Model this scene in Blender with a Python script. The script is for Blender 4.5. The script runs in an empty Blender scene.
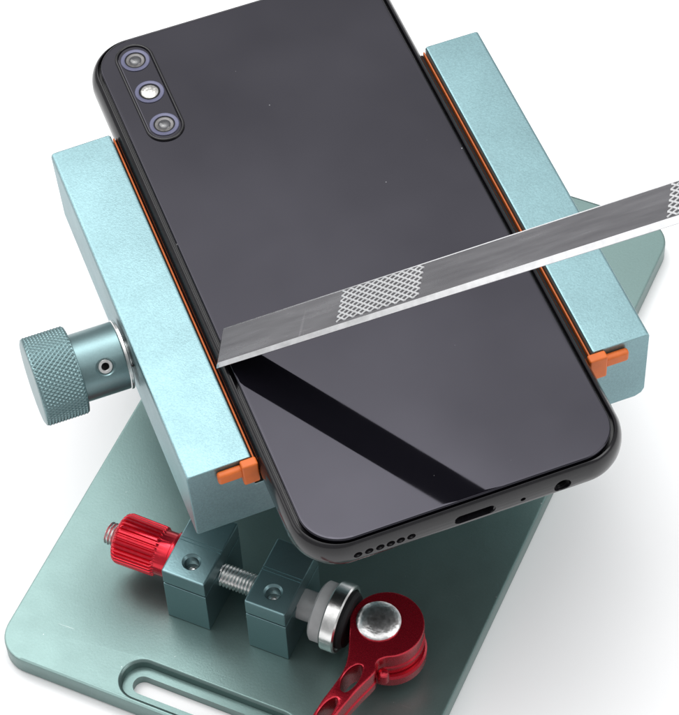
import bpy, bmesh, math, random
from mathutils import Vector, Matrix
from mathutils.geometry import tessellate_polygon

random.seed(7)
S = bpy.context.scene
COL = S.collection
PI = math.pi
MM = 0.001
Z0 = 5.9                       # height of the plate's top above the table, mm


# ------------------------------------------------------------------ materials
def new_mat(name):
    m = bpy.data.materials.new(name)
    m.use_nodes = True
    nt = m.node_tree
    return m, nt, nt.nodes['Principled BSDF']


def N(nt, kind, **kw):
    n = nt.nodes.new(kind)
    for k, v in kw.items():
        if k.startswith('i_'):
            n.inputs[k[2:].replace('_', ' ')].default_value = v
        else:
            setattr(n, k, v)
    return n


def mapped(nt, scale, rot=(0, 0, 0)):
    tc = N(nt, 'ShaderNodeTexCoord')
    mp = N(nt, 'ShaderNodeMapping')
    mp.inputs['Scale'].default_value = scale
    mp.inputs['Rotation'].default_value = rot
    nt.links.new(tc.outputs['Object'], mp.inputs['Vector'])
    return mp.outputs['Vector']


def ramp(nt, fac, stops):
    r = N(nt, 'ShaderNodeValToRGB')
    els = r.color_ramp.elements
    while len(els) < len(stops):
        els.new(0.5)
    for e, (p, c) in zip(els, stops):
        e.position = p
        e.color = c if len(c) == 4 else (*c, 1)
    nt.links.new(fac, r.inputs['Fac'])
    return r.outputs['Color']


def noise(nt, vec, scale, detail=3.0, rough=0.5):
    n = N(nt, 'ShaderNodeTexNoise')
    n.inputs['Scale'].default_value = scale
    n.inputs['Detail'].default_value = detail
    n.inputs['Roughness'].default_value = rough
    nt.links.new(vec, n.inputs['Vector'])
    return n.outputs['Fac']


def bump(nt, b, h, strength, dist=0.0001):
    bn = N(nt, 'ShaderNodeBump')
    bn.inputs['Strength'].default_value = strength
    bn.inputs['Distance'].default_value = dist
    nt.links.new(h, bn.inputs['Height'])
    nt.links.new(bn.outputs['Normal'], b.inputs['Normal'])


def speck_size(nt, vo, cut, top):
    """a different size for every speck; most cells get none"""
    sep = N(nt, 'ShaderNodeSeparateColor')
    nt.links.new(vo.outputs['Color'], sep.inputs[0])
    mr = N(nt, 'ShaderNodeMapRange')
    mr.inputs['From Min'].default_value = cut
    mr.inputs['From Max'].default_value = 1.0
    mr.inputs['To Min'].default_value = 0.0
    mr.inputs['To Max'].default_value = top * 0.4
    nt.links.new(sep.outputs[0], mr.inputs['Value'])
    return mr.outputs[0]


def anodised(name, base, rough, metallic=0.85, grain=0.25, gscale=2600.0, var=0.06, wear=0.0):
    """bead-blasted, anodised aluminium: fine grain in relief, slight drift in tone and gloss"""
    m, nt, b = new_mat(name)
    v = mapped(nt, (1, 1, 1))
    big = noise(nt, v, 45.0, 4)
    lo = tuple(c * (1 - var) for c in base)
    hi = tuple(min(1, c * (1 + var)) for c in base)
    fine = noise(nt, v, gscale, 2, 0.7)
    mx = N(nt, 'ShaderNodeMath', operation='ADD')
    sc = N(nt, 'ShaderNodeMath', operation='MULTIPLY')
    sc.inputs[1].default_value = 0.5
    nt.links.new(big, mx.inputs[0])
    nt.links.new(fine, mx.inputs[1])
    nt.links.new(mx.outputs[0], sc.inputs[0])
    col = ramp(nt, sc.outputs[0], [(0.32, lo), (0.68, hi)])
    if wear:
        # pin-prick specks and short hairline scratches where the finish is broken
        vo = N(nt, 'ShaderNodeTexVoronoi', feature='F1', voronoi_dimensions='2D')
        vo.inputs['Scale'].default_value = 95.0
        nt.links.new(v, vo.inputs['Vector'])
        sp = N(nt, 'ShaderNodeMath', operation='LESS_THAN')
        sz = speck_size(nt, vo, 0.72, 0.055)
        nt.links.new(sz, sp.inputs[1])
        nt.links.new(vo.outputs['Distance'], sp.inputs[0])
        scr = noise(nt, mapped(nt, (90, 1500, 90), (0, 0, 0.9)), 1.0, 2, 0.5)
        pat = noise(nt, v, 28.0, 3)
        a1 = ramp(nt, scr, [(0.735, (0, 0, 0)), (0.76, (1, 1, 1))])
        a2 = ramp(nt, pat, [(0.52, (0, 0, 0)), (0.62, (1, 1, 1))])
        pr = N(nt, 'ShaderNodeMath', operation='MULTIPLY')
        nt.links.new(a1, pr.inputs[0])
        nt.links.new(a2, pr.inputs[1])
        mxx = N(nt, 'ShaderNodeMath', operation='MAXIMUM')
        nt.links.new(pr.outputs[0], mxx.inputs[0])
        nt.links.new(sp.outputs[0], mxx.inputs[1])
        am = N(nt, 'ShaderNodeMath', operation='MULTIPLY')
        am.inputs[1].default_value = wear
        nt.links.new(mxx.outputs[0], am.inputs[0])
        mi = N(nt, 'ShaderNodeMix', data_type='RGBA')
        nt.links.new(am.outputs[0], mi.inputs['Factor'])
        nt.links.new(col, mi.inputs['A'])
        mi.inputs['B'].default_value = (0.62, 0.64, 0.63, 1)
        col = mi.outputs['Result']
    nt.links.new(col, b.inputs['Base Color'])
    b.inputs['Metallic'].default_value = metallic
    rr = N(nt, 'ShaderNodeMapRange')
    rr.inputs['To Min'].default_value = rough - 0.05
    rr.inputs['To Max'].default_value = rough + 0.05
    nt.links.new(noise(nt, v, 160.0, 5), rr.inputs['Value'])
    nt.links.new(rr.outputs[0], b.inputs['Roughness'])
    bump(nt, b, fine, grain, 0.00006)
    return m


def plain(name, base, rough, metallic=0.0, ior=1.5, coat=0.0, var=0.12, nscale=400.0, bmp=0.0, brough=None):
    m, nt, b = new_mat(name)
    v = mapped(nt, (1, 1, 1))
    f = noise(nt, v, nscale, 4)
    lo = tuple(c * (1 - var) for c in base)
    hi = tuple(min(1, c * (1 + var)) for c in base)
    nt.links.new(ramp(nt, f, [(0.3, lo), (0.7, hi)]), b.inputs['Base Color'])
    rr = N(nt, 'ShaderNodeMapRange')
    rr.inputs['To Min'].default_value = max(0.0, rough - 0.04)
    rr.inputs['To Max'].default_value = rough + 0.04
    nt.links.new(noise(nt, v, nscale * 2, 3), rr.inputs['Value'])
    nt.links.new(rr.outputs[0], b.inputs['Roughness'])
    b.inputs['Metallic'].default_value = metallic
    b.inputs['IOR'].default_value = ior
    b.inputs['Coat Weight'].default_value = coat
    b.inputs['Coat Roughness'].default_value = 0.08
    if bmp:
        bump(nt, b, f, bmp, 0.0001)
    return m


def back_glass_material():
    m, nt, b = new_mat('black_back_glass')
    v = mapped(nt, (1, 1, 1))
    # a few dust specks lying on the glass
    vo = N(nt, 'ShaderNodeTexVoronoi', feature='F1', voronoi_dimensions='2D')
    vo.inputs['Scale'].default_value = 56.0
    nt.links.new(v, vo.inputs['Vector'])
    lt = N(nt, 'ShaderNodeMath', operation='LESS_THAN')
    nt.links.new(speck_size(nt, vo, 0.55, 0.026), lt.inputs[1])
    nt.links.new(vo.outputs['Distance'], lt.inputs[0])
    sep = N(nt, 'ShaderNodeSeparateColor')
    nt.links.new(vo.outputs['Color'], sep.inputs[0])
    gt = N(nt, 'ShaderNodeMath', operation='GREATER_THAN')
    gt.inputs[1].default_value = 0.55
    nt.links.new(sep.outputs[0], gt.inputs[0])
    mul = N(nt, 'ShaderNodeMath', operation='MULTIPLY')
    nt.links.new(lt.outputs[0], mul.inputs[0])
    nt.links.new(gt.outputs[0], mul.inputs[1])
    mix = N(nt, 'ShaderNodeMix', data_type='RGBA')
    mix.inputs['A'].default_value = (0.0035, 0.0033, 0.005, 1)
    mix.inputs['B'].default_value = (0.20, 0.20, 0.21, 1)
    nt.links.new(mul.outputs[0], mix.inputs['Factor'])
    nt.links.new(mix.outputs['Result'], b.inputs['Base Color'])
    rr = N(nt, 'ShaderNodeMapRange')
    rr.inputs['From Min'].default_value = 0.35
    rr.inputs['From Max'].default_value = 0.7
    rr.inputs['To Min'].default_value = 0.02
    rr.inputs['To Max'].default_value = 0.055
    nt.links.new(noise(nt, v, 55.0, 5, 0.6), rr.inputs['Value'])
    nt.links.new(rr.outputs[0], b.inputs['Roughness'])
    b.inputs['IOR'].default_value = 1.51
    b.inputs['Specular Tint'].default_value = (0.87, 0.84, 1.0, 1)
    return m


def blade_material():
    m, nt, b = new_mat('ground_blade_steel')
    # fine lengthwise grinding lines plus clouded wear near the tip
    v = mapped(nt, (30, 900, 900))
    g = noise(nt, v, 1.0, 5, 0.65)
    v2 = mapped(nt, (1, 1, 1))
    cl = noise(nt, mapped(nt, (40, 420, 420)), 1.0, 6, 0.6)
    nt.links.new(ramp(nt, cl, [(0.30, (0.31, 0.303, 0.32)), (0.74, (0.42, 0.413, 0.43))]), b.inputs['Base Color'])
    sc = noise(nt, mapped(nt, (700, 60, 60), (0, 0, 0.35)), 1.0, 2, 0.5)
    pat = noise(nt, v2, 60.0, 3)
    a1 = ramp(nt, sc, [(0.66, (0, 0, 0)), (0.71, (1, 1, 1))])
    a2 = ramp(nt, pat, [(0.48, (0, 0, 0)), (0.62, (1, 1, 1))])
    pr = N(nt, 'ShaderNodeMath', operation='MULTIPLY')
    nt.links.new(a1, pr.inputs[0])
    nt.links.new(a2, pr.inputs[1])
    bs = b.inputs['Base Color'].links[0].from_socket
    mi = N(nt, 'ShaderNodeMix', data_type='RGBA')
    hf = N(nt, 'ShaderNodeMath', operation='MULTIPLY')
    hf.inputs[1].default_value = 0.22
    nt.links.new(pr.outputs[0], hf.inputs[0])
    nt.links.new(hf.outputs[0], mi.inputs['Factor'])
    nt.links.new(bs, mi.inputs['A'])
    mi.inputs['B'].default_value = (0.85, 0.84, 0.86, 1)
    nt.links.new(mi.outputs['Result'], b.inputs['Base Color'])
    b.inputs['Metallic'].default_value = 1.0
    rr = N(nt, 'ShaderNodeMapRange')
    rr.inputs['From Min'].default_value = 0.35
    rr.inputs['From Max'].default_value = 0.72
    rr.inputs['To Min'].default_value = 0.22
    rr.inputs['To Max'].default_value = 0.30
    nt.links.new(cl, rr.inputs['Value'])
    nt.links.new(rr.outputs[0], b.inputs['Roughness'])
    bump(nt, b, g, 0.16, 0.00008)
    return m


def table_material():
    m, nt, b = new_mat('white_tabletop')
    v = mapped(nt, (1, 1, 1))
    nt.links.new(ramp(nt, noise(nt, v, 6.0, 3), [(0.3, (0.86, 0.86, 0.865)), (0.7, (0.885, 0.885, 0.89))]),
                 b.inputs['Base Color'])
    b.inputs['Roughness'].default_value = 0.6
    b.inputs['Specular IOR Level'].default_value = 0.2
    return m


M = {}
M['plate'] = anodised('teal_anodised_plate', (0.160, 0.236, 0.226), 0.37, 0.80, 0.30, 1700, 0.06, 0.35)
M['bar'] = anodised('pale_teal_anodised_bar', (0.190, 0.305, 0.326), 0.38, 0.82, 0.55, 2300, 0.20)
M['clamp'] = anodised('dark_teal_anodised_clamp', (0.165, 0.262, 0.278), 0.33, 0.85, 0.30, 1900, 0.06)
M['knob'] = anodised('grey_teal_anodised_knob', (0.165, 0.25, 0.26), 0.34, 0.85, 0.14, 2000, 0.07)
M['red'] = plain('red_anodised_aluminium', (0.62, 0.012, 0.03), 0.24, 0.75, coat=0.3, var=0.1, nscale=900)
M['dark_red'] = plain('dark_red_anodised_aluminium', (0.40, 0.012, 0.027), 0.27, 0.78, coat=0.25, var=0.03, nscale=900)
M['steel'] = plain('bright_steel', (0.74, 0.74, 0.73), 0.25, 1.0, var=0.14, nscale=420, bmp=0.5)
M['pin_steel'] = plain('pitted_steel', (0.82, 0.82, 0.81), 0.30, 1.0, var=0.30, nscale=900, bmp=1.0)
M['thread'] = plain('zinc_plated_thread', (0.75, 0.75, 0.74), 0.32, 1.0, var=0.15, nscale=900)
M['grey'] = plain('grey_nylon', (0.33, 0.335, 0.34), 0.42, 0.0, var=0.06)
M['black'] = plain('black_cup_and_gap_shade', (0.007, 0.007, 0.008), 0.7, ior=1.35)  # black of the bearing cup, also painted shade in the pad gap
M['dark'] = plain('dark_cavity', (0.006, 0.006, 0.007), 0.8)
M['orange'] = plain('orange_silicone', (0.56, 0.115, 0.012), 0.55, 0.0, var=0.06, nscale=500)
M['glass'] = back_glass_material()
M['frame'] = plain('black_phone_frame', (0.007, 0.0065, 0.008), 0.17, 0.0, ior=1.45, var=0.2, nscale=500)
M['screen'] = plain('black_screen_glass', (0.008, 0.008, 0.009), 0.05)
M['cam_glass'] = plain('camera_cover_glass', (0.012, 0.011, 0.014), 0.04, 0.0, ior=1.55)
M['lens_ring'] = plain('blue_grey_lens_ring', (0.088, 0.090, 0.155), 0.4, 0.1, var=0.08)
M['lens_inner'] = plain('smoky_lens_barrel', (0.12, 0.115, 0.115), 0.35, 0.3, var=0.3, nscale=900)
M['lens_core'] = plain('lens_core_glass', (0.05, 0.05, 0.055), 0.05, 0.0, ior=1.7)
M['flash'] = plain('silver_flash_reflector', (0.50, 0.49, 0.47), 0.22, 0.7, var=0.4, nscale=1500, bmp=1.0)
M['blade'] = blade_material()
M['edge'] = plain('polished_blade_edge', (0.84, 0.84, 0.85), 0.30, 1.0, var=0.10, nscale=500, bmp=0.3)
M['knurl'] = plain('bright_knurled_ridge', (0.78, 0.78, 0.79), 0.38, 0.85, var=0.06)
M['pocket'] = plain('dark_knurl_pocket', (0.10, 0.097, 0.103), 0.5, 0.6)
M['underside_dark'] = plain('blade_underside_painted_dark', (0.045, 0.043, 0.047), 0.35, 0.9, var=0.15)  # dark put into the underside's colour, so its reflection in the glass darkens
M['table'] = table_material()


# ------------------------------------------------------------------ mesh kit (all input in mm)
class MB:
    def __init__(self):
        self.bm = bmesh.new()

    def loft(self, loops, cap0=True, cap1=True, mat=0, closed=False):
        bm = self.bm
        rings = [[bm.verts.new(p) for p in L] for L in loops]
        n = len(rings[0])
        fs = []
        k = len(rings)
        for i in range(k if closed else k - 1):
            A, B = rings[i], rings[(i + 1) % k]
            for j in range(n):
                fs.append(bm.faces.new((A[j], A[(j + 1) % n], B[(j + 1) % n], B[j])))
        if not closed:
            if cap0:
                fs.append(bm.faces.new(list(reversed(rings[0]))))
            if cap1:
                fs.append(bm.faces.new(rings[-1]))
        for f in fs:
            f.material_index = mat
        return fs

    def box(self, x0, x1, y0, y1, z0, z1, bev=0.0, seg=2, mat=0, mtx=None):
        t = bmesh.new()
        bmesh.ops.create_cube(t, size=1.0)
        for v in t.verts:
            v.co = Vector((x0 + (v.co.x + .5) * (x1 - x0), y0 + (v.co.y + .5) * (y1 - y0), z0 + (v.co.z + .5) * (z1 - z0)))
        if bev:
            bmesh.ops.bevel(t, geom=t.edges[:] , offset=bev, segments=seg, profile=0.5, affect='EDGES')
        self.merge(t, mat, mtx)

    def merge(self, t, mat=0, mtx=None):
        mp = {}
        for v in t.verts:
            mp[v] = self.bm.verts.new(mtx @ v.co if mtx else v.co)
        for f in t.faces:
            try:
                nf = self.bm.faces.new([mp[v] for v in f.verts])
                nf.material_index = mat
            except ValueError:
                pass
        t.free()

    def turn(self, prof, axis='z', seg=64, c=(0, 0, 0), mat=0, ends=True):
        """prof: [(radius, height along axis)]"""
        loops = []
        for r, h in prof:
            L = []
            for i in range(seg):
                a = 2 * PI * i / seg
                x, y = r * math.cos(a), r * math.sin(a)
                p = {'z': (x, y, h), 'x': (h, x, y), 'y': (y, h, x)}[axis]
                L.append(Vector(p) + Vector(c))
            loops.append(L)
        return self.loft(loops, ends, ends, mat)

    def prism(self, outer, holes, levels, mat=0):
        """closed solid with through holes. levels: [(z, outer_inset, hole_outset)] from the bottom up,
        outlines are lists of (x, y), moved along their own normals"""
        bm = self.bm

        def off(loop, d):
            n = len(loop)
            out = []
            area = sum(loop[i][0] * loop[(i + 1) % n][1] - loop[(i + 1) % n][0] * loop[i][1] for i in range(n))
            sg = 1 if area > 0 else -1
            for i in range(n):
                a, b, c = Vector(loop[i - 1]), Vector(loop[i]), Vector(loop[(i + 1) % n])
                t = ((b - a).normalized() + (c - b).normalized())
                if t.length < 1e-6:
                    t = c - b
                t.normalize()
                out.append((b.x - t.y * d * sg, b.y + t.x * d * sg))
            return out
        rings = []
        for z, ins, out in levels:
            lv = [[bm.verts.new((x, y, z)) for x, y in off(outer, ins)]]
            for h in holes:
                lv.append([bm.verts.new((x, y, z)) for x, y in off(h, -out)])
            rings.append(lv)
        for A, B in zip(rings[:-1], rings[1:]):
            for la, lb in zip(A, B):
                n = len(la)
                for j in range(n):
                    f = bm.faces.new((la[j], la[(j + 1) % n], lb[(j + 1) % n], lb[j]))
                    f.material_index = mat
        for lv in (rings[0], rings[-1]):
            flat = [v for L in lv for v in L]
            tris = tessellate_polygon([[v.co.copy() for v in L] for L in lv])
            for t in tris:
                try:
                    f = bm.faces.new([flat[i] for i in t])
                    f.material_index = mat
                except ValueError:
                    pass


def rrect(hx, hy, r, n=10, c=(0, 0), z=None):
    pts = []
    for cx, cy, a0 in ((hx - r, hy - r, 0), (-hx + r, hy - r, PI / 2), (-hx + r, -hy + r, PI), (hx - r, -hy + r, 1.5 * PI)):
        for i in range(n + 1):
            a = a0 + PI / 2 * i / n
            p = (c[0] + cx + r * math.cos(a), c[1] + cy + r * math.sin(a))
            pts.append(p if z is None else (p[0], p[1], z))
    return pts


WORLD = {}


def place(o, parent, mtx):
    """mtx: the object's world matrix with translation in mm"""
    m = mtx.copy()
    m.translation = m.translation * MM
    WORLD[o.name] = m
    if parent is not None:
        o.parent = parent
        o.matrix_basis = WORLD[parent.name].inverted() @ m
    else:
        o.matrix_basis = m


def empty(name, loc, label, cat):
    o = bpy.data.objects.new(name, None)
    COL.objects.link(o)
    o.empty_display_size = 0.02
    place(o, None, Matrix.Translation(loc))
    o['label'] = label
    o['category'] = cat
    return o


def build(name, mb, mats, parent=None, mtx=None, label=None, angle=32, smooth=True, wn=True):
    bm = mb.bm
    bmesh.ops.recalc_face_normals(bm, faces=bm.faces[:])
    me = bpy.data.meshes.new(name)
    for v in bm.verts:
        v.co *= MM
    bm.to_mesh(me)
    bm.free()
    for m in (mats if isinstance(mats, (list, tuple)) else [mats]):
        me.materials.append(m)
    if smooth:
        me.shade_smooth()
        me.set_sharp_from_angle(angle=math.radians(angle))
    o = bpy.data.objects.new(name, me)
    COL.objects.link(o)
    if smooth and wn:
        o['_wn'] = 1
    place(o, parent, mtx if mtx is not None else Matrix.Translation((0, 0, Z0)))
    if label:
        o['label'] = label
    return o


def cut(o, cutter_mbs, angle=32):
    """real holes: subtract cutters (same local frame, mm)"""
    tmp = []
    for mb in cutter_mbs:
        bmesh.ops.recalc_face_normals(mb.bm, faces=mb.bm.faces[:])
        for v in mb.bm.verts:
            v.co *= MM
        me = bpy.data.meshes.new('cutter')
        mb.bm.to_mesh(me)
        mb.bm.free()
        c = bpy.data.objects.new('cutter', me)
        COL.objects.link(c)
        m = WORLD[o.name]
        c.matrix_basis = m
        md = o.modifiers.new('cut', 'BOOLEAN')
        md.operation = 'DIFFERENCE'
        md.solver = 'EXACT'
        md.object = c
        tmp.append(c)
    bpy.context.view_layer.update()
    dg = bpy.context.evaluated_depsgraph_get()
    me = bpy.data.meshes.new_from_object(o.evaluated_get(dg))
    o.modifiers.clear()
    old = o.data
    o.data = me
    me.name = old.name
    bpy.data.meshes.remove(old)
    for c in tmp:
        d = c.data
        bpy.data.objects.remove(c)
        bpy.data.meshes.remove(d)
    me.shade_smooth()
    me.set_sharp_from_angle(angle=math.radians(angle))


T = lambda x=0, y=0, z=0: Matrix.Translation((x, y, z + Z0))
PLATE_A = -0.7817
PL = Matrix.Translation((0, 0, Z0)) @ Matrix.Rotation(PLATE_A, 4, 'Z')      # plate frame (u, v)


def pl(u, v, z=0):
    return PL @ Matrix.Translation((u, v, z))


# ------------------------------------------------------------------ the surface
mb = MB()
mb.loft([[(-3000, -3000, 0), (3000, -3000, 0), (3000, 3000, 0), (-3000, 3000, 0)]], True, False)
tab = build('tabletop', mb, M['table'], None, Matrix.Identity(4), smooth=False)
tab['kind'] = 'structure'

# ------------------------------------------------------------------ the holding jig
jig = empty('phone_holding_jig', (0, 0, 0),
            'teal aluminium clamping jig with rectangular base plate gripping the black phone', 'phone holder')

# base plate with a stepped hand slot near its front edge
PU, PV, HU, HV = 2.08, -4.78, 52.8, 91.44
outer = rrect(HU, HV, 8.0, 12)
slot = rrect(22.0, 4.9, 4.8, 14, c=(2.9 - PU, -89.65 - PV))
mb = MB()
mb.prism(outer, [slot], [(-5.8, 0.5, -2.5), (-5.3, 0, -2.5), (-3.0, 0, -2.5), (-2.95, 0, -0.1), (-2.75, 0, 0.0), (-0.6, 0, 0.0), (-0.15, 0.15, 0.4), (0, 0.65, 0.75)])
plate = build('base_plate', mb, M['plate'], jig, pl(PU, PV, 0), angle=28)

# clamp blocks: lower body, a lid with a seam, a threaded hole in each lid
for u0, u1 in ((-16.2, -5.0), (5.2, 15.6)):
    uc, hw = (u0 + u1) / 2, (u1 - u0) / 2
    mb = MB()
    mb.box(-hw + .05, hw - .05, -9.35, 9.35, 0.05, 14.65, 0.25, 2)
    block = build('clamp_block', mb, M['clamp'], jig, pl(uc, -62.1, 0))
    mb = MB()
    mb.box(-hw, hw, -9.4, 9.4, 15.0, 20.4, 0.5, 2)
    lid = build('block_lid', mb, M['clamp'], block, pl(uc, -62.1, 0))
    c1 = MB()
    c1.turn([(2.3, 21), (2.3, 20.25), (1.75, 19.7), (1.75, 15.5)], 'z', 40, (0.1, -4.6, 0))
    c2 = MB()
    c2.box(-20, 20, -0.15, 0.15, 20.2, 21)
    c3 = MB()
    c3.box(-20, 20, 0.75, 1.0, 20.22, 21)
    cut(lid, [c1, c2, c3])
    mb = MB()                                  # dark bore and a screw seated at its bottom
    mb.turn([(1.72, 15.6), (1.72, 16.6), (0.9, 16.8), (0.8, 16.2), (0.3, 16.1)], 'z', 32, (0.1, -4.6, 0))
    build('grub_screw', mb, M['thread'], lid, pl(uc, -62.1, 0))

# threaded rod through both blocks
AX = pl(0, -62.5, 12)


def thread(name, x0, x1, r, pitch, parent, mat):
    mb_ = MB()
    seg, per = 40, 8
    n = int((x1 - x0) / pitch * per)
    loops = []
    for k in range(n + 1):
        x = x0 + (x1 - x0) * k / n
        L = []
        for i in range(seg):
            a = 2 * PI * i / seg
            ph = ((x / pitch) + i / seg) % 1.0
            tri = abs(ph * 2 - 1)
            rr = r - 0.42 * (1 - tri)
            L.append((x, rr * math.cos(a), rr * math.sin(a)))
        loops.append(L)
    mb_.loft(loops)
    return build(name, mb_, mat, parent, AX, angle=50)


rod = thread('threaded_rod', -35.2, 16.0, 2.85, 0.85, jig, M['thread'])

# red ribbed thumb nut
mb = MB()
seg = 32 * 10
loops = []
for x, r, g in ((-16.2, 4.6, 0), (-16.2, 6.1, 0), (-17.0, 6.35, 0), (-17.6, 6.3, 0), (-18.0, 5.6, 0), (-20.6, 5.55, 0), (-21.0, 5.7, .1),
                (-21.6, 6.2, .55), (-30.8, 6.35, .55), (-31.7, 6.0, .45), (-32.2, 5.2, .1), (-32.2, 3.1, 0)):
    L = []
    for i in range(seg):
        a = 2 * PI * i / seg
        ph = (i % 10) / 10.0
        d = g if ph in (0.0, 0.1, 0.9) else (g * 0.5 if ph in (0.2, 0.8) else 0)
        L.append((x, (r - d) * math.cos(a), (r - d) * math.sin(a)))
    loops.append(L)
mb.loft(loops, False, False)
build('thumb_nut', mb, M['red'], jig, AX, label='red ribbed thumb nut', angle=40)

# spacer, washers and black cup between the block and the lever
mb = MB()
mb.turn([(3.7, 15.2), (3.7, 20.2)], 'x', 48)
spacer = build('spacer_sleeve', mb, M['grey'], jig, AX)
mb = MB()
mb.turn([(3.4, 19.9), (6.9, 19.9), (7.4, 20.4), (7.4, 23.0), (7.2, 23.3)], 'x', 72)
build('nylon_washer', mb, M['grey'], jig, AX, label='grey nylon washer')
mb = MB()
mb.turn([(6.4, 23.2), (8.1, 23.2), (8.45, 23.55), (8.45, 26.6), (8.1, 26.95), (7.5, 26.95), (7.1, 26.2), (5.0, 25.6)], 'x', 80)
build('steel_ring', mb, M['steel'], jig, AX, label='bright steel ring')
mb = MB()
mb.turn([(3.0, 25.7), (7.0, 25.8), (7.0, 27.6), (6.4, 28.3), (3.0, 28.3)], 'x', 64)
build('bearing_cup', mb, M['black'], jig, AX, label='black bearing cup')

# cam lever: drilled arm and round forked head on a vertical pin
HC = Vector((37.0, -62.0))
HR = 8.75


def arc(a0, a1, n, c=HC, r=HR):
    return [(c.x + r * math.cos(math.radians(a0 + (a1 - a0) * i / n)), c.y + r * math.sin(math.radians(a0 + (a1 - a0) * i / n))) for i in range(n + 1)]


def spline(pts, n=6):
    out = []
    for i in range(len(pts) - 1):
        p0, p1, p2, p3 = (Vector(pts[max(0, i - 1)]), Vector(pts[i]), Vector(pts[i + 1]), Vector(pts[min(len(pts) - 1, i + 2)]))
        for k in range(n):
            t = k / n
            q = 0.5 * ((2 * p1) + (p2 - p0) * t + (2 * p0 - 5 * p1 + 4 * p2 - p3) * t * t + (3 * p1 - p0 - 3 * p2 + p3) * t ** 3)
            out.append((q.x, q.y))
    out.append(tuple(pts[-1]))
    return out


left_side = spline([(28.6, -64.2), (30.4, -68.6), (32.0, -73.0), (32.6, -77.0), (32.1, -81.5), (31.3, -86), (30.8, -91), (29.6, -98), (27.0, -106), (23.5, -112.5)], 5)
tip = spline([(23.5, -112.5), (23.6, -115.0), (26.2, -115.6), (28.2, -113.6)], 5)[1:]
right_side = spline([(28.2, -113.6), (32.2, -106.0), (34.6, -97.5), (35.9, -89.0), (37.0, -83.5), (38.2, -79.2), (39.3, -75.8), (39.5, -74.2), (38.9, -72.8), (39.1, -71.4), (40.3, -70.15)], 5)[1:]
head = arc(-67, 193, 52)
ol = left_side + tip + right_side + head[1:]
hole1 = spline([(33.9, -81.6), (33.3, -79.2), (33.8, -76.2), (35.2, -74.4), (36.4, -74.6), (36.9, -77.2), (36.4, -80.2), (35.2, -82.0), (33.9, -81.6)], 4)[:-1]
hole2 = spline([(32.0, -91.2), (31.9, -88.6), (32.6, -85.9), (33.9, -84.2), (34.7, -85.0), (34.7, -88.0), (34.2, -91.0), (33.1, -92.2), (32.0, -91.2)], 4)[:-1]
hole3 = spline([(29.6, -101.4), (30.6, -97.6), (32.0, -94.6), (33.3, -95.0), (33.0, -98.6), (31.6, -101.8), (30.4, -102.8), (29.6, -101.4)], 4)[:-1]
HCv = Vector((37.0, -62.0, 0))
mb = MB()
loc = lambda L: [(x - HC.x, y - HC.y) for x, y in L]
LZ = 16.0
mb.prism(loc(ol), [loc(hole1), loc(hole2), loc(hole3)],
         [(8.0, .5, .35), (8.4, .05, 0), (10.6, 0, 0), (10.9, .3, 0), (13.1, .3, 0), (13.4, 0, 0), (15.5, 0, 0), (15.85, .12, .12), (LZ, .5, .45)])
lever = build('cam_lever', mb, M['dark_red'], jig, pl(HC.x, HC.y, 0), label='dark red drilled cam lever', angle=30)
mb = MB()                                        # second disc of the forked head, a little behind the first
mb.turn([(8.2, 4.2), (8.7, 4.7), (8.75, 7.4), (8.3, 7.95), (6.0, 7.95)], 'z', 80, (0.9, -0.9, 0))
build('lever_fork', mb, M['dark_red'], lever, pl(HC.x, HC.y, 0))
mb = MB()
mb.turn([(5.25, 14), (5.25, 16.35), (4.9, 16.75), (3.8, 17.15), (2.4, 17.4), (1.0, 17.5), (0.2, 17.5)], 'z', 64, (35.0 - HC.x, -62.1 - HC.y, 0))
build('pivot_pin', mb, M['pin_steel'], lever, pl(HC.x, HC.y, 0), label='bright steel pin head')
mb = MB()
mb.turn([(1.1, 9.6), (1.4, 10.0), (1.4, 12.6), (1.05, 13.3), (0.3, 13.6)], 'z', 32, (40.6 - HC.x, -72.6 - HC.y, 0))
build('lever_stop', mb, M['dark_red'], lever, pl(HC.x, HC.y, 0))

# post and carriage that carry the jaws, under the phone
mb = MB()
mb.turn([(17, 0.05), (17, 4), (16.5, 4.5), (11, 5), (11, 34), (15, 36), (15, 40.2)], 'z', 64)
build('support_post', mb, M['clamp'], jig, T(0, 2, 0))
mb = MB()
mb.box(-30, 30, -22, 22, 40, 54, 1.5, 3)
carriage = build('carriage', mb, M['clamp'], jig, T(0, 2, 0))
for dy in (-14, 14):
    mb = MB()
    mb.turn([(3, -44), (3, 44)], 'x', 32, (0, dy, 49))
    build('guide_rod', mb, M['steel'], carriage, T(0, 2, 0))

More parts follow.
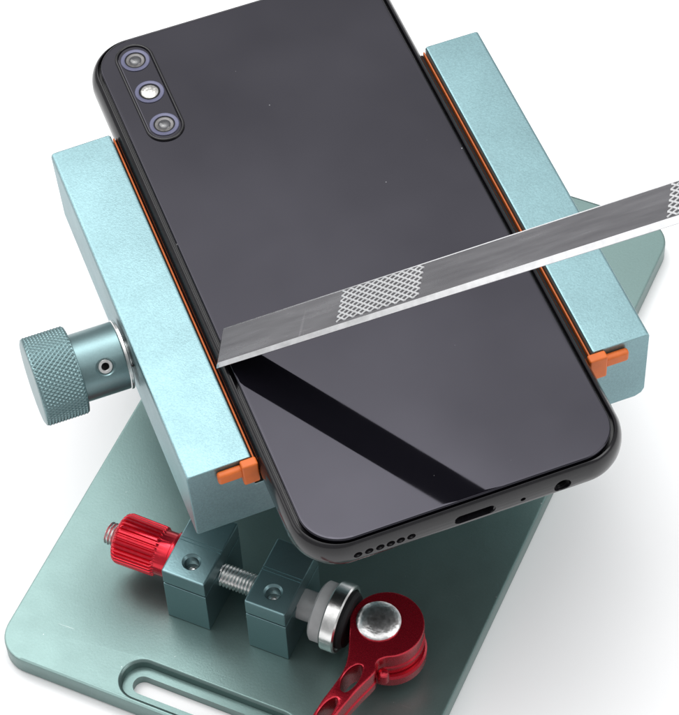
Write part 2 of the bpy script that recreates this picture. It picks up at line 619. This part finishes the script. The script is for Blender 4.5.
# jaws: long bar, a ledge under the phone, an orange pad with folded end tab
ZB, ZT = 44.8, 68.0
for side, xi, xo, y0, y1, tz in ((-1, 39.35, 54.4, -48.7, 51.6, 0.0), (1, 40.4, 54.5, -51.0, 49.2, -0.6)):
    L = y1 - y0
    yc = (y0 + y1) / 2
    xc = side * (xi + xo) / 2
    hw = (xo - xi) / 2
    # section in local x (outwards positive * side) and z
    bo = 2.2 if side > 0 else 0.5
    sec = [(-hw, ZT - .5), (-hw + .25, ZT - .12), (-hw + .7, ZT), (hw - .9, ZT), (hw - .3, ZT - .22), (hw, ZT - .9),
           (hw, ZB + bo), (hw - bo * .3, ZB + bo * .35), (hw - bo, ZB), (34.0 - abs(xc), ZB), (34.0 - abs(xc), 57.0), (-hw, 57.0)]
    loops = []
    for yy, k in ((-L / 2, .35), (-L / 2 + .1, .1), (-L / 2 + .35, 0), (L / 2 - .35, 0), (L / 2 - .1, .1), (L / 2, .35)):
        cx = sum(p[0] for p in sec) / len(sec)
        cz = (ZB + ZT) / 2
        loops.append([(side * (x - (k if x > cx else -k)), yy, z - (k if z > cz else -k)) for x, z in sec])
    mb = MB()
    mb.loft(loops)
    BT = T(xc, yc, 0)
    if side < 0:                                  # made-up outward lean, so the bar's top mirrors more of the soft box
        BT = T(xc, yc, 56) @ Matrix.Rotation(math.radians(-1.8), 4, 'Y') @ Matrix.Translation((0, 0, -56))
    bar = build('clamp_bar', mb, M['bar'], jig, BT, angle=24,
                label='pale teal jaw bar with knob behind it' if side < 0 else 'pale teal jaw bar under the blade')
    mb = MB()
    xin = -hw - (1.95 if side > 0 else 0.85)                              # face of the pad's thick lower lip, towards the phone
    def sx(a, b):
        return (min(side * a, side * b), max(side * a, side * b))
    a, b = sx(xin, -hw - .03)
    mb.box(a, b, -L / 2 - .4, L / 2 - .5, 58.2, 61.8, 0.35, 2)
    sh = .3 if side < 0 else .1                  # the strip stands a little off the bar
    a, b = sx(-hw - 0.5 - sh, -hw - .05 - sh)
    mb.box(a, b, -L / 2 - .38, L / 2 - .1, 58.6, 66.4, 0.18, 2)
    pad = build('silicone_pad', mb, M['orange'], bar, BT, label='orange silicone pad', angle=40)
    mb = MB()  # added black strip, stands in for the shade between pad and phone
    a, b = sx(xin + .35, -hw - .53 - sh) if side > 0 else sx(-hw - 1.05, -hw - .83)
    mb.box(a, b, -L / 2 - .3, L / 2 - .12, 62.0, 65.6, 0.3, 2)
    build('gap_shade_strip', mb, M['black'], pad, BT, label='black strip standing in for the dark gap beside the phone', angle=40)
    mb = MB()
    a, b = sx(xin + (.5 if side > 0 else 0), -hw + 2.9)
    mb.box(a, b, -L / 2 - 2.3, -L / 2 - .04, 61.0 + tz, 67.9 + tz * .2, 0.45, 3)
    a, b = sx(-hw + 2.5, -hw + 8.4)
    mb.box(a, b, -L / 2 - 1.9, -L / 2 - .04, 63.6 + tz, 66.9 + tz, 0.7, 3)
    build('end_tab', mb, M['orange'], pad, BT, label='orange tab folded over the bar end', angle=40)

# adjusting knob on the near bar: knurled head, collar with a set screw, bright washer
KN = T(-54.5, -3.5, 57)
mb = MB()
segs, rows = 720, 120
R0, KX0, KX1 = 10.55, -22.6, -12.5
nk = 124
loops = []
for k in range(rows + 1):
    t = k / rows
    x = KX0 + (KX1 - KX0) * t
    L = []
    fade = min(1, t / .05, (1 - t) / .05)
    for i in range(segs):
        th = i / segs * nk
        q = (x - KX0) / 0.74
        a1 = abs(((th + q) % 2) - 1)
        a2 = abs(((th - q) % 2) - 1)
        h = min(a1, a2)
        r = R0 - 0.34 * (1 - h) * fade - 0.35 * (1 - fade)
        L.append((x, r * math.cos(2 * PI * i / segs), r * math.sin(2 * PI * i / segs)))
    loops.append(L)
mb.loft([[(KX0 - .25, p[1] * .94, p[2] * .94) for p in loops[0]]] + loops + [[(KX1 + .15, p[1] * .95, p[2] * .95) for p in loops[-1]]])
knob = build('adjusting_knob', mb, M['knob'], jig, KN, label='knurled teal knob', angle=60)
mb = MB()
mb.turn([(6.5, -12.6), (8.05, -12.55), (8.05, -1.9), (7.75, -1.5), (6.0, -1.5)], 'x', 96)
collar = build('knob_collar', mb, M['knob'], knob, KN, label='smooth collar of the knob')
sdir = Vector((0, -5.93, 5.36)).normalized()
sm = Matrix.Translation((-6.55, 0, 0)) @ Vector((0, 0, 1)).rotation_difference(sdir).to_matrix().to_4x4()
c = MB()
c.turn([(2.4, 9.5), (2.4, 8.05), (1.85, 7.5), (1.85, 5.0)], 'z', 40)
for v in c.bm.verts:
    v.co = sm @ v.co
cut(collar, [c])
mb = MB()
hexr = []
mb.turn([(0.2, 5.1), (1.8, 5.1), (1.82, 7.35), (1.55, 7.62), (0.98, 7.62), (0.85, 7.45)], 'z', 48, ends=False)
mb.turn([(0.95, 7.44), (0.85, 6.0), (0.1, 5.9)], 'z', 6, mat=1, ends=False)
for v in mb.bm.verts:
    v.co = sm @ v.co
build('set_screw', mb, [M['thread'], M['dark']], collar, KN, label='steel set screw')
mb = MB()
mb.turn([(4.0, -1.75), (8.1, -1.75), (8.3, -1.6), (8.3, -1.0), (8.1, -.85), (4.0, -.85)], 'x', 80)
build('knob_washer', mb, M['steel'], knob, KN, label='bright steel washer')
mb = MB()
mb.turn([(3.6, -1.2), (3.6, 2.0)], 'x', 32)
build('knob_shaft', mb, M['steel'], knob, KN)

# ------------------------------------------------------------------ the phone, lying back up
phone = empty('smartphone', (0, 0, Z0 + 62),
              'black glass-backed smartphone lying face down between the orange padded jaws', 'phone')
GX, GY, GR = 36.0, 77.65, 9.2


def ring(off, z, n=16):
    ox, oy = off * 1.0, off * 0.72
    return rrect(GX + ox, GY + oy, max(1.0, GR + off * .85), n, z=z)


mb = MB()
prof = [(-.6, 61.7), (.6, 61.75), (1.35, 62.1), (1.9, 62.8), (2.25, 63.8), (2.38, 65.0), (2.33, 66.3), (2.15, 67.5), (1.75, 68.5), (1.4, 69.0), (1.05, 69.3), (.8, 69.38),
        (.68, 69.25), (.62, 68.7), (.62, 67.6)]
mb.loft([[(x + (.45 if x > 0 else -.35) * max(0, o) / 2.4, y, z) for x, y, z in ring(o, z)] for o, z in prof])
body = build('phone_frame', mb, M['frame'], phone, T(0, 0, 0), angle=50)
YB = -79.3
cutters = []
for i, x in enumerate((-26.6, -24.05, -21.5, -19.1, -16.8, -14.35)):
    c = MB()
    c.turn([(0.98, YB - 2), (0.98, YB + .25), (0.8, YB + .45), (0.8, YB + 2.2)], 'y', 28, (x, 0, 65.35))
    cutters.append(c)
c = MB()                                             # charging port
c.loft([[(x, y, z) for x, z in rrect(4.5 * k, 1.35 * k, 1.3 * k, 8, c=(0.4, 65.3))] for y, k in ((YB - 2, 1.06), (YB + .2, 1.06), (YB + .4, 1.0), (YB + 5, 1.0))])
cutters.append(c)
c = MB()
c.turn([(.62, YB - 2), (.62, YB + 2)], 'y', 20, (11.6, 0, 65.0))
cutters.append(c)
c = MB()
c.turn([(2.0, YB - 2), (2.0, YB + .15), (1.75, YB + .4), (1.75, YB + 5)], 'y', 40, (20.9, 0, 65.0))
cutters.append(c)
cut(body, cutters, 50)
mb = MB()
mb.turn([(.05, YB + 1.6), (.79, YB + 1.6), (.79, YB + 2.1), (.05, YB + 2.1)], 'y', 20, (0, 0, 0), ends=True)
grille0 = build('speaker_hole', mb, M['dark'], phone, T(-26.6, 0, 65.35))
for x in (-24.05, -21.5, -19.1, -16.8, -14.35):
    g = grille0.copy()
    COL.objects.link(g)
    g.parent = phone
    place(g, phone, T(x, 0, 65.35))
mb = MB()
mb.loft([[(x, y, z) for x, z in rrect(4.45, 1.3, 1.25, 8)] for y in (YB + 3.6, YB + 4.8)])
mb.loft([[(x, y, z) for x, z in rrect(3.0, .3, .2, 4)] for y in (YB + 1.2, YB + 4)], mat=1)
build('charging_port', mb, [M['dark'], M['frame']], phone, T(.4, 0, 65.3))
mb = MB()
mb.turn([(.05, YB + 1.2), (.6, YB + 1.2), (.6, YB + 1.8), (.05, YB + 1.8)], 'y', 20)
build('microphone_hole', mb, M['dark'], phone, T(11.6, 0, 65.0))
mb = MB()
mb.turn([(.05, YB + 3.8), (1.72, YB + 3.8), (1.72, YB + 4.6), (.05, YB + 4.6)], 'y', 28)
mb.turn([(1.4, YB + .9), (1.72, YB + .9), (1.72, YB + 1.4), (1.4, YB + 1.4)], 'y', 28, mat=1, ends=False)
build('headphone_socket', mb, [M['dark'], M['frame']], phone, T(20.9, 0, 65.0))

mb = MB()
mb.loft([ring(o, z) for o, z in ((.1, 67.8), (.1, 69.55), (.06, 69.75), (-.05, 69.9), (-.2, 69.98), (-.3, 70.0), (-.9, 70.0))])
glass = build('back_glass', mb, M['glass'], phone, T(0, 0, 0), angle=60)
mb = MB()
mb.loft([ring(o, z) for o, z in ((-1.2, 61.3), (-.7, 61.4), (-.4, 61.69), (-.4, 61.9))])
build('front_screen', mb, M['screen'], phone, T(0, 0, 0))

# camera island with two lenses and a flash
CX, CY = -27.1, 59.1
CM = T(CX, CY, 70)


def pill(hx, hy, z, n=16):
    return rrect(hx, hy, hx - .001, n, z=z)


mb = MB()
o_, i_ = (4.75, 16.4), (4.05, 15.7)
lo = [pill(o_[0], o_[1], -.3), pill(o_[0], o_[1], .3), pill(o_[0] - .12, o_[1] - .12, .5), pill(o_[0] - .4, o_[1] - .4, .56),
      pill(i_[0] + .1, i_[1] + .1, .5), pill(i_[0], i_[1], .35), pill(i_[0], i_[1], -.3)]
mb.loft(lo, closed=True)
island = build('camera_island', mb, M['frame'], phone, CM, angle=50)
mb = MB()
mb.loft([pill(i_[0] - .06, i_[1] - .06, -.2), pill(i_[0] - .06, i_[1] - .06, .2), pill(i_[0] - .25, i_[1] - .25, .27)])
build('camera_cover', mb, M['glass'], island, CM, angle=10)
for dy, kind in ((10.95, 'lens'), (-.1, 'flash'), (-11.3, 'lens')):
    mb = MB()
    mb.turn([(3.55, .2), (3.55, .42), (3.4, .52), (2.75, .52), (2.6, .45), (2.6, .3)], 'z', 56, (0, 0, 0), mat=0, ends=False)
    if kind == 'lens':
        mb.turn([(2.7, .3), (2.5, .34), (2.2, .33)], 'z', 48, mat=3, ends=False)
        mb.turn([(2.25, .30), (2.2, .37), (1.4, .31), (1.35, .29)], 'z', 48, mat=1, ends=False)
        mb.turn([(1.55, .29), (1.45, .40), (1.1, .55), (.6, .66), (.1, .7)], 'z', 40, mat=2, ends=True)
        build('camera_lens', mb, [M['lens_ring'], M['lens_inner'], M['lens_core'], M['dark']], island, CM @ Matrix.Translation((0, dy, 0)))
    else:
        mb.turn([(2.62, .3), (2.2, .46), (2.1, .42)], 'z', 48, mat=2, ends=False)
        mb.turn([(2.15, .40), (1.9, .55), (1.2, .70), (.6, .76), (.1, .78)], 'z', 40, mat=1)
        build('flash_lamp', mb, [M['lens_ring'], M['flash'], M['dark']], island, CM @ Matrix.Translation((0, dy, 0)), label='bright silver flash')

# ------------------------------------------------------------------ the prying blade
d = Vector((0.66, -0.44, 0.605)).normalized()
w0 = Vector((4.77, 9.36, 0)).normalized()
nrm = d.cross(w0).normalized()
w = nrm.cross(d).normalized()
TIP = Vector((-39.19, -24.95, 70.12 + Z0))
BM = Matrix((( d.x, w.x, nrm.x, TIP.x), (d.y, w.y, nrm.y, TIP.y), (d.z, w.z, nrm.z, TIP.z), (0, 0, 0, 1)))
W, TH, LEN = 10.45, 0.9, 185.0
skew = -0.98                                        # the end is ground at a slight slant
blade = empty('pry_blade', TIP, 'thin grey steel pry blade with knurled patches, tip resting on the phone', 'pry tool')
mb = MB()


def sect(s, k=0.0, top=TH):
    """cross-section at s: wide bright bevel on the near edge, narrow one on the far edge"""
    b1 = 0.80 + 0.55 * min(1, max(0, s) / 125)
    sh = lambda y: s + (skew * y / W if k else 0)
    p = [(0.0, 0), (0.0, .12), (b1, top), (W - .38, top), (W, top - .13), (W, 0)]
    return [(sh(y), y, z) for y, z in p]


ss = [0.0, 1.2] + [6 + i * 4.0 for i in range(45)]
loops = [[(x, y, min(z, .25)) for x, y, z in sect(0, 1)], sect(0.9, 1)] + [sect(s, s < 3) for s in ss[2:]]
fs = mb.loft(loops)
for f in fs:
    c = f.calc_center_median()
    nn = f.normal if f.normal.length else None
    f.normal_update()
    ys = [v.co.y for v in f.verts]
    zs = [v.co.z for v in f.verts]
    if min(ys) < .1 and 0.1 < max(zs) and max(ys) < 3 and max(ys) > .5 and max(zs) > .5 * TH and len(f.verts) == 4 and min(zs) > .05:
        f.material_index = 1
    if min(ys) > W - .5 and min(zs) > .3 and len(f.verts) == 4:
        f.material_index = 1
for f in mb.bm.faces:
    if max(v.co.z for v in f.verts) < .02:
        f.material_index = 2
build('blade_strip', mb, [M['blade'], M['edge'], M['underside_dark']], blade, BM, angle=12)


def knurl(s0, s1):
    """raised crossing ridges over a darker patch of the strip"""
    k = MB()
    y0, y1 = 1.75, W - .55
    k.box(s0 + .1, s1 - .1, y0, y1, TH - .05, TH + .03, 0, mat=1)
    pu, pv = 2.37, 1.36
    ang = math.atan2(pv, pu)
    hwid = .15
    for sg in (1, -1):
        n = int((s1 - s0) / pu) + 12
        for i in range(-10, n):
            c0 = s0 + i * pu
            # ridge line: s = c0 + t*pu, y = y0 + sg*t*pv  (or from the top)
            span = (y1 - y0)
            ya, yb = (y0, y1) if sg > 0 else (y1, y0)
            sa, sb = c0, c0 + span / pv * pu
            ta, tb = 0.0, 1.0
            if sb <= s0 or sa >= s1:
                continue
            if sa < s0:
                ta = (s0 - sa) / (sb - sa)
            if sb > s1:
                tb = (s1 - sa) / (sb - sa)
            p = Vector((sa + (sb - sa) * ta, ya + (yb - ya) * ta, 0))
            q = Vector((sa + (sb - sa) * tb, ya + (yb - ya) * tb, 0))
            dr = (q - p)
            if dr.length < .3:
                continue
            dr.normalize()
            pr = Vector((-dr.y, dr.x, 0))
            zt = .16 + (.006 if sg > 0 else 0)
            LA = [p - pr * hwid * 1.5 + Vector((0, 0, TH + .0)), p + pr * hwid * 1.5 + Vector((0, 0, TH + .0)), p + pr * hwid * .6 + Vector((0, 0, TH + zt)), p - pr * hwid * .6 + Vector((0, 0, TH + zt))]
            LB = [v + (q - p) for v in LA]
            k.loft([LA, LB])
    return build('knurled_patch', k, [M['knurl'], M['pocket']], blade, BM, angle=20, label='bright cross-hatched knurling')


knurl(35.6, 58.3)
knurl(121.0, 143.5)

# flat faces keep flat shading next to their rounded edges
for o in list(S.objects):
    if o.get('_wn'):
        md = o.modifiers.new('even_normals', 'WEIGHTED_NORMAL')
        md.keep_sharp = True
        md.weight = 80
        del o['_wn']

# ------------------------------------------------------------------ camera (solved from the photograph's vanishing points)
cam = bpy.data.cameras.new('camera')
co = bpy.data.objects.new('camera', cam)
COL.objects.link(co)


def cam_matrix():
    tilt, roll, yaw = -0.6330, -0.0573, 0.3168
    t = Vector((0.4979, -28.0376, 611.1591))
    Rz = Matrix(((math.cos(yaw), -math.sin(yaw), 0), (math.sin(yaw), math.cos(yaw), 0), (0, 0, 1)))
    B = Matrix(((1, 0, 0), (0, -1, 0), (0, 0, -1)))
    c, s = math.cos(tilt), math.sin(tilt)
    Rx = Matrix(((1, 0, 0), (0, c, -s), (0, s, c)))
    c, s = math.cos(roll), math.sin(roll)
    Rr = Matrix(((c, -s, 0), (s, c, 0), (0, 0, 1)))
    R = Rr @ Rx @ B @ Rz
    C = -(R.transposed() @ t) + Vector((0, 0, 70 + Z0))
    r0, r1, r2 = R[0], -R[1], -R[2]
    return Matrix(((r0.x, r1.x, r2.x, C.x * MM), (r0.y, r1.y, r2.y, C.y * MM), (r0.z, r1.z, r2.z, C.z * MM), (0, 0, 0, 1)))


co.matrix_world = cam_matrix()
cam.sensor_fit = 'VERTICAL'
cam.sensor_height = 24
cam.lens = 2651.06 / 715 * 24
cam.clip_start = 0.01
cam.clip_end = 50
S.camera = co

# ------------------------------------------------------------------ light: a studio with soft boxes
wd = bpy.data.worlds.new('World')
S.world = wd
wd.use_nodes = True
bg = wd.node_tree.nodes['Background']
bg.inputs['Color'].default_value = (0.98, 0.99, 1.0, 1)
bg.inputs['Strength'].default_value = 0.48


def softbox(name, loc, target, sx, sy, power, color=(1, 1, 1), spread=180):
    l = bpy.data.lights.new(name, 'AREA')
    l.shape = 'RECTANGLE'
    l.size, l.size_y = sx, sy
    l.energy = power
    l.color = color
    l.spread = math.radians(spread)
    o = bpy.data.objects.new(name, l)
    COL.objects.link(o)
    o.location = loc
    v = Vector(target) - Vector(loc)
    o.rotation_euler = v.to_track_quat('-Z', 'Y').to_euler()
    return o


# (metres)
def hot_centre(l, falloff, floor=0.0, weave=20.0):
    """a diffuser is brightest in front of its lamp: luminance falls off from the centre of the cloth"""
    l.use_nodes = True
    nt = l.node_tree
    em = nt.nodes['Emission']
    ge = nt.nodes.new('ShaderNodeNewGeometry')
    sb = nt.nodes.new('ShaderNodeVectorMath')
    sb.operation = 'SUBTRACT'
    sb.inputs[1].default_value = (0.5, 0.5, 0)
    nt.links.new(ge.outputs['Parametric'], sb.inputs[0])
    sp = nt.nodes.new('ShaderNodeSeparateXYZ')
    nt.links.new(sb.outputs[0], sp.inputs[0])
    cb = nt.nodes.new('ShaderNodeCombineXYZ')
    nt.links.new(sp.outputs[0], cb.inputs[0])
    nt.links.new(sp.outputs[1], cb.inputs[1])
    dt = nt.nodes.new('ShaderNodeVectorMath')
    dt.operation = 'DOT_PRODUCT'
    nt.links.new(cb.outputs[0], dt.inputs[0])
    nt.links.new(cb.outputs[0], dt.inputs[1])
    mu = nt.nodes.new('ShaderNodeMath')
    mu.operation = 'MULTIPLY'
    mu.inputs[1].default_value = -1.0 / (falloff * falloff)
    nt.links.new(dt.outputs['Value'], mu.inputs[0])
    ex = nt.nodes.new('ShaderNodeMath')
    ex.operation = 'EXPONENT'
    nt.links.new(mu.outputs[0], ex.inputs[0])
    ad = nt.nodes.new('ShaderNodeMath')
    ad.operation = 'ADD'
    ad.inputs[1].default_value = floor
    nt.links.new(ex.outputs[0], ad.inputs[0])
    # the cloth is not perfectly even
    no = nt.nodes.new('ShaderNodeTexNoise')
    no.inputs['Scale'].default_value = weave
    no.inputs['Detail'].default_value = 3.0
    nt.links.new(cb.outputs[0], no.inputs['Vector'])
    mr = nt.nodes.new('ShaderNodeMapRange')
    mr.inputs['From Min'].default_value = 0.3
    mr.inputs['From Max'].default_value = 0.7
    mr.inputs['To Min'].default_value = 0.80
    mr.inputs['To Max'].default_value = 1.20
    nt.links.new(no.outputs['Fac'], mr.inputs['Value'])
    ml = nt.nodes.new('ShaderNodeMath')
    ml.operation = 'MULTIPLY'
    nt.links.new(ad.outputs[0], ml.inputs[0])
    nt.links.new(mr.outputs[0], ml.inputs[1])
    nt.links.new(ml.outputs[0], em.inputs['Strength'])


KEY = 1.9                                           # radiance at the middle of the big diffuser
key = softbox('overhead_diffuser', (-0.15, 0.40, 1.30), (-0.15, 0.40, 0), 2.6, 2.6, KEY * PI * 2.6 * 2.6)
hot_centre(key.data, 0.375, 0.12)
fd = softbox('front_diffuser', (0.0, 0.48, 1.27), (0.0, 0.48, 0), 1.3, 1.3, 4.2 * PI * 1.3 * 1.3)
hot_centre(fd.data, 0.245, 0.0, 10.0)
softbox('back_left_softbox', (-0.33, 0.88, 1.12), (-0.16, 0.25, 0.05), 0.50, 1.0, 2.6 * PI * 0.50)
softbox('left_softbox', (-1.15, 0.42, 0.46), (0, -0.03, 0.08), 0.70, 0.45, 1.3 * PI * 0.7 * 0.45)
softbox('front_right_fill', (0.95, -0.75, 1.05), (0.05, -0.05, 0.0), 0.9, 0.9, 3.0 * PI * 0.81)  # added fill lamp, lightens the floor shadow at the lower right

S.view_settings.view_transform = 'Standard'
S.view_settings.look = 'None'
S.view_settings.exposure = 0
S.view_settings.gamma = 1
S.cycles.max_bounces = 8
